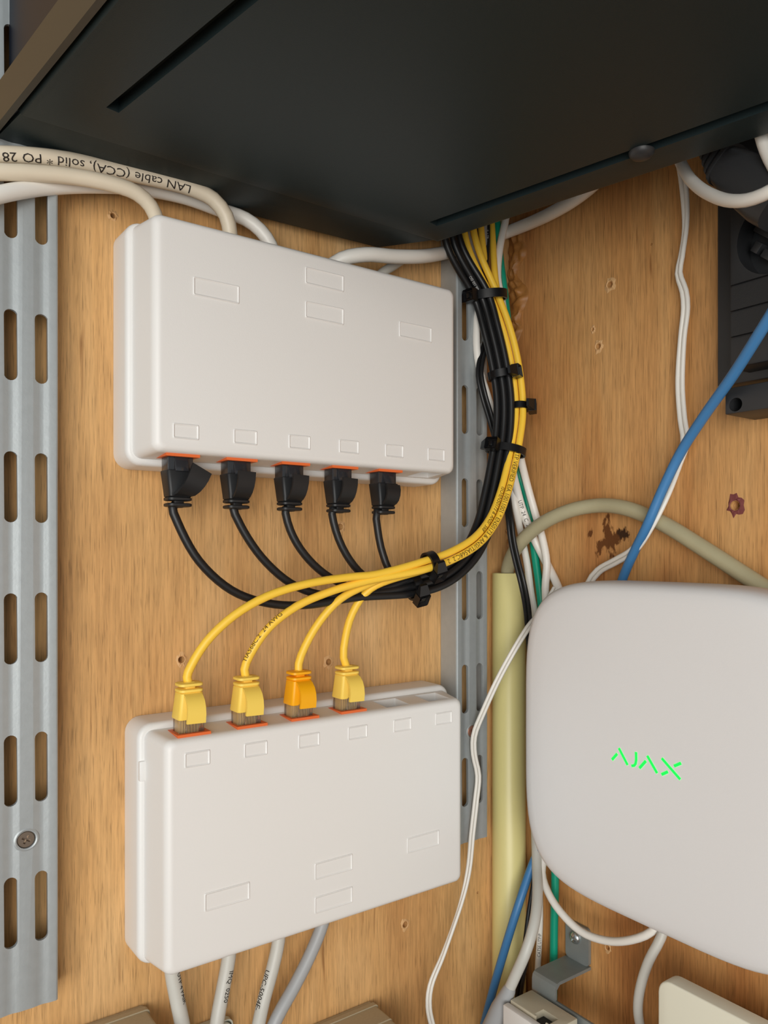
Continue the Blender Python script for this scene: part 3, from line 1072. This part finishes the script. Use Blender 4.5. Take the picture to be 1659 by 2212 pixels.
E = 4.6
A = .0830
rings = [sq(A - .006, -.0165, E), sq(A - .002, -.019, E), sq(A, -.026, E), sq(A, -.032, E), sq(A - .0003, -.0375, E), sq(A - .0011, -.0410, E), sq(A - .0026, -.0434, E), sq(A - .005, -.0448, E), sq(A - .009, -.0455, E), sq(A - .018, -.0459, E), sq(A - .032, -.0460, E)]
MB().loft(rings).build('cover', M['hub'], hub, angle=60)
MB().loft([sq(A - .012, -.0110, E), sq(A - .009, -.0115, E), sq(A - .009, -.0166, E)]).build('back_shell', M['hubback'], hub, angle=60)
MB().box((-.0056, 0, 0), (.0110, .030, .030), .001).build('wall_mount', M['hubback'], hub)


def stroke(poly, wd=.00125):
    pts = [onR(1100 + a * .337, 1220 + b * .337, HUBOFF + .0002) - Vector((0, hc.y, hc.z)) for a, b in poly]
    left = []; right = []
    for i, p in enumerate(pts):
        a = pts[max(0, i - 1)]; b = pts[min(len(pts) - 1, i + 1)]
        t = (b - a).normalized()
        n = Vector((0, -t.z, t.y))
        left.append(p + n * wd / 2); right.append(p - n * wd / 2)
    ring = left + right[::-1]
    return ring


LET = [[[(658, 1250), (691, 1212)], [(702, 1176), (758, 1284)]],
       [[(812, 1201), (813, 1250), (809, 1276), (799, 1288), (783, 1289)]],
       [[(834, 1304), (875, 1258)], [(884, 1225), (947, 1336)]],
       [[(977, 1241), (1095, 1376)], [(976, 1345), (1016, 1327)], [(1056, 1291), (1100, 1272)]]]
for strokes in LET:
    mb = MB()
    for s_ in strokes:
        ring = stroke(s_, .00125 if len(s_) != 2 or abs(s_[0][0] - s_[1][0]) > 50 else .0013)
        n = len(ring) // 2
        base = len(mb.v)
        back = [p + Vector((.0006, 0, 0)) for p in ring]
        mb.v += ring + back
        N2 = len(ring)
        for i in range(n - 1):
            mb.f.append([base + i, base + i + 1, base + N2 - 2 - i, base + N2 - 1 - i])
        for i in range(N2):
            j = (i + 1) % N2
            mb.f.append([base + i, base + j, base + N2 + j, base + N2 + i])
    mb.build('glowing_letter', M['led'], hub, smooth=False)


# ================================================================== BLACK RACK ABOVE
ZR = .165
q_bl = onZ(0, 300, ZR); q_l2 = onZ(250, 0, ZR)
q_br = onZ(945, 527, ZR); q_r2 = onZ(1659, 295, ZR)
dl = (q_l2 - q_bl); dl.z = 0; dl.normalize()
dr = (q_r2 - q_br); dr.z = 0; dr.normalize()


def at_y(p, d, y):
    return p + d * ((y - p.y) / d.y)


YB, YF = -.041, -.47
rack = thing('wall_rack', 'black steel equipment rack overhead, seen from underneath', 'rack', tuple((q_bl + q_br) / 2))
bl = at_y(q_bl, dl, YB); br = at_y(q_br, dr, YB); fl = at_y(q_bl, dl, YF); fr_ = at_y(q_br, dr, YF)
bl2 = at_y(q_bl, dl, -.003); br2 = at_y(q_br, dr, -.012)
bl2.z = br2.z = ZR + .0030
br2.x -= .012
H1 = ZR + .034
mb = MB()


def ringz(pts, dz): return [p + Vector((0, 0, dz)) for p in pts]


# floor panel with rounded bends, open top
loop = [fl, fr_, br, bl]


def inset(pts, d):
    c = sum(pts, Vector()) / len(pts)
    out = []
    for p in pts:
        v = p - c
        out.append(c + Vector((v.x * (1 - d / abs(v.x)), v.y * (1 - d / abs(v.y)), 0)) + Vector((0, 0, p.z - c.z)))
    return out


lo = [p.copy() for p in loop]
mb.loft([ringz(inset(lo, .003), 0.0), ringz(inset(lo, .0012), .0006), ringz(lo, .0028), ringz(lo, .008), ringz(inset(lo, .003), .008)])
floor_o = mb.build('floor_panel', M['coat'], rack, world=True, angle=40)
# slots: long ones along both sides
c = MB()


def slotbox(a, b, wd, z0=ZR - .01, z1=ZR + .005):
    d = (b - a); d.z = 0; L_ = d.length; d.normalize()
    n = Vector((-d.y, d.x, 0))
    ring = [a + n * wd / 2, b + n * wd / 2, b - n * wd / 2, a - n * wd / 2]
    c.loft([[Vector((p.x, p.y, z0)) for p in ring], [Vector((p.x, p.y, z1)) for p in ring]])


s1a, s1b = onZ(243, 238, ZR), onZ(545, -10, ZR)
s1b = s1a + (s1b - s1a) * 1.5
slotbox(s1a, s1b, .0050)
s2a, s2b = onZ(936, 484, ZR), onZ(1659, 228, ZR)
s2b = s2a + (s2b - s2a) * 1.6
slotbox(s2a, s2b, .0062)
cut = c.build('cut', None)
boolean(floor_o, cut)
resharp(floor_o, 40)
# rear strip bent slightly upward towards the wall
MB().loft([[bl + Vector((.001, -.002, .0015)), br + Vector((-.001, -.002, .0015)), br2, bl2],
           [bl + Vector((.001, -.002, .0035)), br + Vector((-.001, -.002, .0035)), br2 + Vector((0, 0, .002)), bl2 + Vector((0, 0, .002))]]).build('rear_flange', M['coat'], rack, world=True, smooth=False)
# left skirt, olive-tinted panel, then the recessed navy side above
YS = -.008
inx = Vector((-.0012, 0, 0))
MB().loft([[p + Vector((0, 0, .0012)) for p in (at_y(q_bl, dl, YF) + inx, at_y(q_bl, dl, YS) + inx, at_y(q_bl, dl, YS) + inx * 3, at_y(q_bl, dl, YF) + inx * 3)],
           [p + Vector((0, 0, .017)) for p in (at_y(q_bl, dl, YF) + inx, at_y(q_bl, dl, YS) + inx, at_y(q_bl, dl, YS) + inx * 3, at_y(q_bl, dl, YF) + inx * 3)]]
          ).build('side_skirt', M['coatside'], rack, world=True, smooth=False)
body = [p.copy() for p in (at_y(q_bl, dl, YF), at_y(q_br, dr, YF), at_y(q_br, dr, YS), at_y(q_bl, dl, YS))]
body = inset(body, .006)
MB().loft([ringz(body, .0082), ringz(body, .30)]).build('housing', M['navy'], rack, world=True, smooth=False)
# domed screw riding in the right-hand slot
sp = onZ(1386, 330, ZR - .0005)
MB().lathe([(.0001, -.0030), (.0022, -.0027), (.0040, -.0018), (.0050, -.0006), (.0052, .0004), (.0016, .0006), (.0016, .007)], sp, (0, 0, 1), 28).build('bolt', M['strip'], rack, world=True)


# ================================================================== BLACK POWER STRIP ON THE RIGHT WALL
yl = onR(1556, 640, .006).y
zt_ = .235; zb = onR(1556, 838, .006).z
strip = thing('power_strip', 'black plastic power strip at the right edge, plug fitted at top', 'power strip', (0, yl, zb))
MB().box((-.0045, -.030, (zt_ - zb) / 2), (.0085, .060, zt_ - zb), .0008).build('back_plate', M['strip'], strip)
yf = onR(1576, 640, .024).y - yl
fw = MB().box((-.0145, yf - .026, (zt_ - zb) / 2 + .002), (.0190, .052, zt_ - zb - .004), .0010)
face = fw.build('front_housing', M['strip'], strip)
sc_ = onR(1672, 505, .024)
sloc = sc_ - Vector((0, yl, zb))
cutc = MB().lathe([(.0170, -.06), (.0170, -.0125)], (0, 0, 0), (1, 0, 0), 40)
for zz in (onR(1590, 616, .024).z, onR(1590, 672, .024).z, onR(1590, 728, .024).z):
    cutc.box((-.0245, yf - .026 + yl - sc_.y, zz - sc_.z), (.0050, .06, .0013))
cu = cutc.build('cut', None)
cu.location = cu.location + Vector((0, sc_.y, sc_.z))
boolean(face, cu); resharp(face, 30)
# socket well: cross ridges and contacts
sk = MB()
sk.box((sloc.x + .0085, sloc.y, sloc.z), (.004, .030, .006), .0006, rot=Matrix.Rotation(0.7, 3, 'X'))
sk.box((sloc.x + .0080, sloc.y + .006, sloc.z - .006), (.005, .006, .004), .0005, rot=Matrix.Rotation(0.7, 3, 'X'))
sk.box((sloc.x + .0080, sloc.y + .011, sloc.z - .001), (.005, .004, .005), .0005, rot=Matrix.Rotation(0.7, 3, 'X'))
sk.build('socket_insert', M['strip'], strip)
MB().box((sloc.x + .0045, sloc.y - .001, sloc.z + .006), (.006, .005, .011), .0015, rot=Matrix.Rotation(-0.7, 3, 'X')).build('earth_contact', M['greyd'], strip)
# end block with a round screw hole
p0 = onR(1566, 842, .026); p1 = onR(1660, 905, .026)
eb_c = Vector((-.0155, 0, 0))
yb0 = p0.y - yl
zb0 = onR(1566, 840, .026).z - zb; zb1 = onR(1566, 896, .026).z - zb
eb = MB().box((-.0135, yb0 - .0125, (zb0 + zb1) / 2), (.0250, .025, zb0 - zb1), .0006).build('end_block', M['strip'], strip)
hp = onR(1589, 874, .026)
hcut = MB().lathe([(.0031, -.04), (.0031, -.0150)], (0, 0, 0), (1, 0, 0), 24).build('cut', None)
hcut.location += Vector((0, hp.y, hp.z))
boolean(eb, hcut); resharp(eb, 30)
MB().box((-.0100, yb0 - .0345, (zb0 + zb1) / 2), (.0180, .019, (zb0 - zb1) * .96), .0006).build('end_cover', M['hole'], strip)

# the plug: ribbed strain relief leaning to the upper left
pa = onR(1532, 318, .042); pb = onR(1574, 362, .042); pc = onR(1672, 425, .037)
plug = thing('mains_plug', 'black mains plug with ribbed strain relief in the power strip', 'plug', tuple(pc))
ax = (pc - pb).normalized()
rings = []
O_ = Vector((-1, 0, 0)); S_ = O_.cross(ax).normalized()


def prg(c, a, b, n=20):
    return [c + S_ * (math.copysign(abs(math.cos(t)) ** .6, math.cos(t)) * a) + O_ * (math.copysign(abs(math.sin(t)) ** .6, math.sin(t)) * b) for t in [2 * math.pi * k / n for k in range(n)]]


L_ = (pc - pb).length
MB().loft([prg(pb - ax * .002, .0072, .0072), prg(pb, .0082, .0080), prg(pb + ax * .006, .0096, .0092), prg(pb + ax * .014, .0112, .0105), prg(pc, .0125, .0110), prg(pc + ax * .006, .0120, .0105)]).build('plug_body', M['strip'], plug, world=True, angle=50)
d2 = (pb - pa); n_ = 4
for k in range(n_):
    c_ = pa + d2 * ((k + .5) / n_)
    s_ = .0052 + .0012 * k
    MB().loft([prg(c_ - ax * .0013, s_ * .9, s_ * .85), prg(c_ - ax * .0006, s_, s_ * .92), prg(c_ + ax * .0009, s_ * 1.05, s_ * .95), prg(c_ + ax * .0012, s_ * .9, s_ * .8)]).build('strain_rib', M['strip'], plug, world=True, angle=40)
MB().tube(spline([pa - ax * .05 + Vector((0, 0, .03)), pa - ax * .015, pa, pb]), .0040, 14).build('cord', M['black'], plug, world=True)


# ================================================================== STEEL BRACKET, SOCKET, PLATES AT THE BOTTOM RIGHT
def flat(name, m, parent, quads, th_dir, th):
    mb = MB()
    for q in quads:
        mb.loft([[Vector(a) for a in q], [Vector(a) + Vector(th_dir) * th for a in q]])
    return mb.build(name, m, parent, world=True, smooth=False)


yA = onR(1222, 2030, .002).y; yB_ = onR(1272, 2050, .002).y
zTop = onR(1245, 1995, .002).z; zArm = onR(1245, 2076, .002).z
armo = -onZ(1152, 2098, zArm).x
br_ = thing('steel_bracket', 'zinc steel bracket screwed to the right wall below the hub', 'bracket', (0, (yA + yB_) / 2, zArm))
tb = MB()
tb.loft([[(x, p[0] + (yA + yB_) / 2, p[2] + (zTop + zArm) / 2) for p in rring(abs(yA - yB_) / 2, abs(yA - yB_) / 2, (zTop - zArm) / 2, (zTop - zArm) / 2, .0025, 0, 4)] for x in (-.0002, -.0022)])
tb.build('wall_tab', M['zincdark'], br_, world=True, angle=40)
am = MB()
prof = [(-.0002, 0), (-armo + .004, 0), (-armo + .0018, -.0006), (-armo + .0006, -.0018), (-armo, -.004), (-armo, -.011)]
inn = [(x + .0016 if z < -.0005 else x, z - .0018 if z > -.003 else z) for x, z in prof]
am.loft([[(x, y, zArm + z) for x, z in prof + inn[::-1]] for y in (yA, yB_)])
am.build('arm', M['zincdark'], br_, world=True, angle=25)
rl = MB()
rl.box((-armo + .0008, (yB_ - .16 + yA) / 2, zArm - .0165), (.0018, abs(yB_ - .16 - yA), .014), .0004)
rl.build('cross_bar', M['zincdark'], br_, world=True)
scp = onR(1243, 2025, .0022)
sb = MB().lathe([(.0036, 0), (.0037, .0006), (.0032, .0015), (.0020, .0022), (.0004, .0025), (.0001, .0025)], scp, (-1, 0, 0), 24).build('screw', M['chrome'], br_, world=True)
kc = MB()
for a in (0.6, 0.6 + math.pi / 2):
    kc.box(scp + Vector((-.0026, 0, 0)), (.0026, .0040, .0008), rot=Matrix.Rotation(a, 3, 'X'))
kcut = kc.build('cut', None)
boolean(sb, kcut); resharp(sb, 40)

# telephone/data socket in front of the bracket
so = armo + .002
zS = onR(1148, 2137, so).z
y0 = onR(1148, 2137, so).y
y1 = onR(1248, 2191, so).y
xo = onZ(1100, 2164, zS).x
sock = thing('data_socket', 'small white data socket with beige top in front of the bracket', 'socket', ((-so + xo) / 2, (y0 + y1) / 2, zS - .05))
bd = MB().box(((-so + xo + .002) / 2, (y0 + y1) / 2, zS - .026), (abs(xo + so) - .002, abs(y0 - y1), .052), .0007).build('body', M['beige'], sock, world=True)
ct = MB()
pm = onZ(1180, 2196, zS)
ct.box((pm.x, pm.y, zS), (.0075, .0110, .012))
ct.box((pm.x - .004, pm.y, zS), (.003, .0070, .010))
ccut = ct.build('cut', None)
boolean(bd, ccut); resharp(bd, 30)
MB().box((pm.x, pm.y, zS - .0045), (.0070, .0100, .002)).build('jack_contacts', M['hole'], sock, world=True, smooth=False)
MB().box((xo - .0012, (y0 + y1) / 2, zS - .028), (.0044, abs(y0 - y1) + .0006, .054), .0008).build('front_cover', M['white'], sock, world=True)
MB().box((-so + .004, y1 - .0004, zS - .0085), (.004, .0015, .0020), .0003).build('side_clip', M['beige'], sock, world=True)

# cream plate with rounded corner, lower right
po = .034
pl0 = onR(1421, 2190, po); pt0 = onR(1455, 2127, po)
W_ = .115; H_ = .11
mbp = MB()


def pr(ins, x, r):
    base = rring(W_ / 2 - ins, W_ / 2 - ins, H_ / 2 - ins, H_ / 2 - ins, r, 0, 6)
    return [(x, pl0.y - W_ / 2 + p[0], pt0.z - H_ / 2 + p[2]) for p in base]


mbp.loft([pr(0, -po + .0090, .007), pr(0, -po + .0008, .007), pr(.0003, -po + .0002, .0068), pr(.0010, -po, .0062)])
cp = mbp.build('blank_plate', M['cream'], angle=50)
tag(cp, 'cream plate with rounded corners at the lower right edge', 'cover plate')
MB().box((-.0128, pl0.y - W_ / 2, pt0.z - H_ / 2), (.0245, W_ - .03, H_ - .03), .001).build('back_box', M['beige'], cp, world=True)


# ================================================================== BEIGE FITTINGS AT THE BOTTOM LEFT
def fitting(name, label, corner_px, wl, dp, h, m, bev=.002, off0=0.0, cat='junction box'):
    c_ = onL(corner_px[0], corner_px[1], off0)
    root = thing(name, label, cat, (c_.x - wl / 2, -off0, c_.z - h))
    b_ = MB().loft([[(p[0], y, p[2] + h / 2) for p in rring(wl / 2 - i_, wl / 2 - i_, h / 2 - i_, h / 2 - i_, r_, 0, 4)] for y, i_, r_ in
                    ((-.0004, 0, bev), (-dp * .45, 0, bev), (-dp * .46, .0004, bev), (-dp + .0015, .0006, bev), (-dp, .0020, bev))])
    b_.build('body', m, root, angle=40)
    # lid seam
    MB().loft([[(p[0], y, p[2] + h / 2) for p in rring(wl / 2 + e_, wl / 2 + e_, h / 2 + e_, h / 2 + e_, bev, 0, 4)] for y, e_ in ((-.003, 0), (-.003, .0006), (-.006, .0006), (-.006, 0))], False, False).build('rim', m, root, angle=40)
    return root


fitting('junction_box', 'speckled beige junction box below the left upright', (312, 2168), .085, .040, .07, M['stonebeige'])
fitting('junction_box', 'speckled beige junction box under the middle of lower box', (802, 2160), .075, .045, .06, M['stonebeige'])
fitting('cable_clamp', 'pale grey cable clamp between the first two grey cables', (490, 2188), .026, .008, .05, M['palegreen'], .003, 0.0, 'clamp')
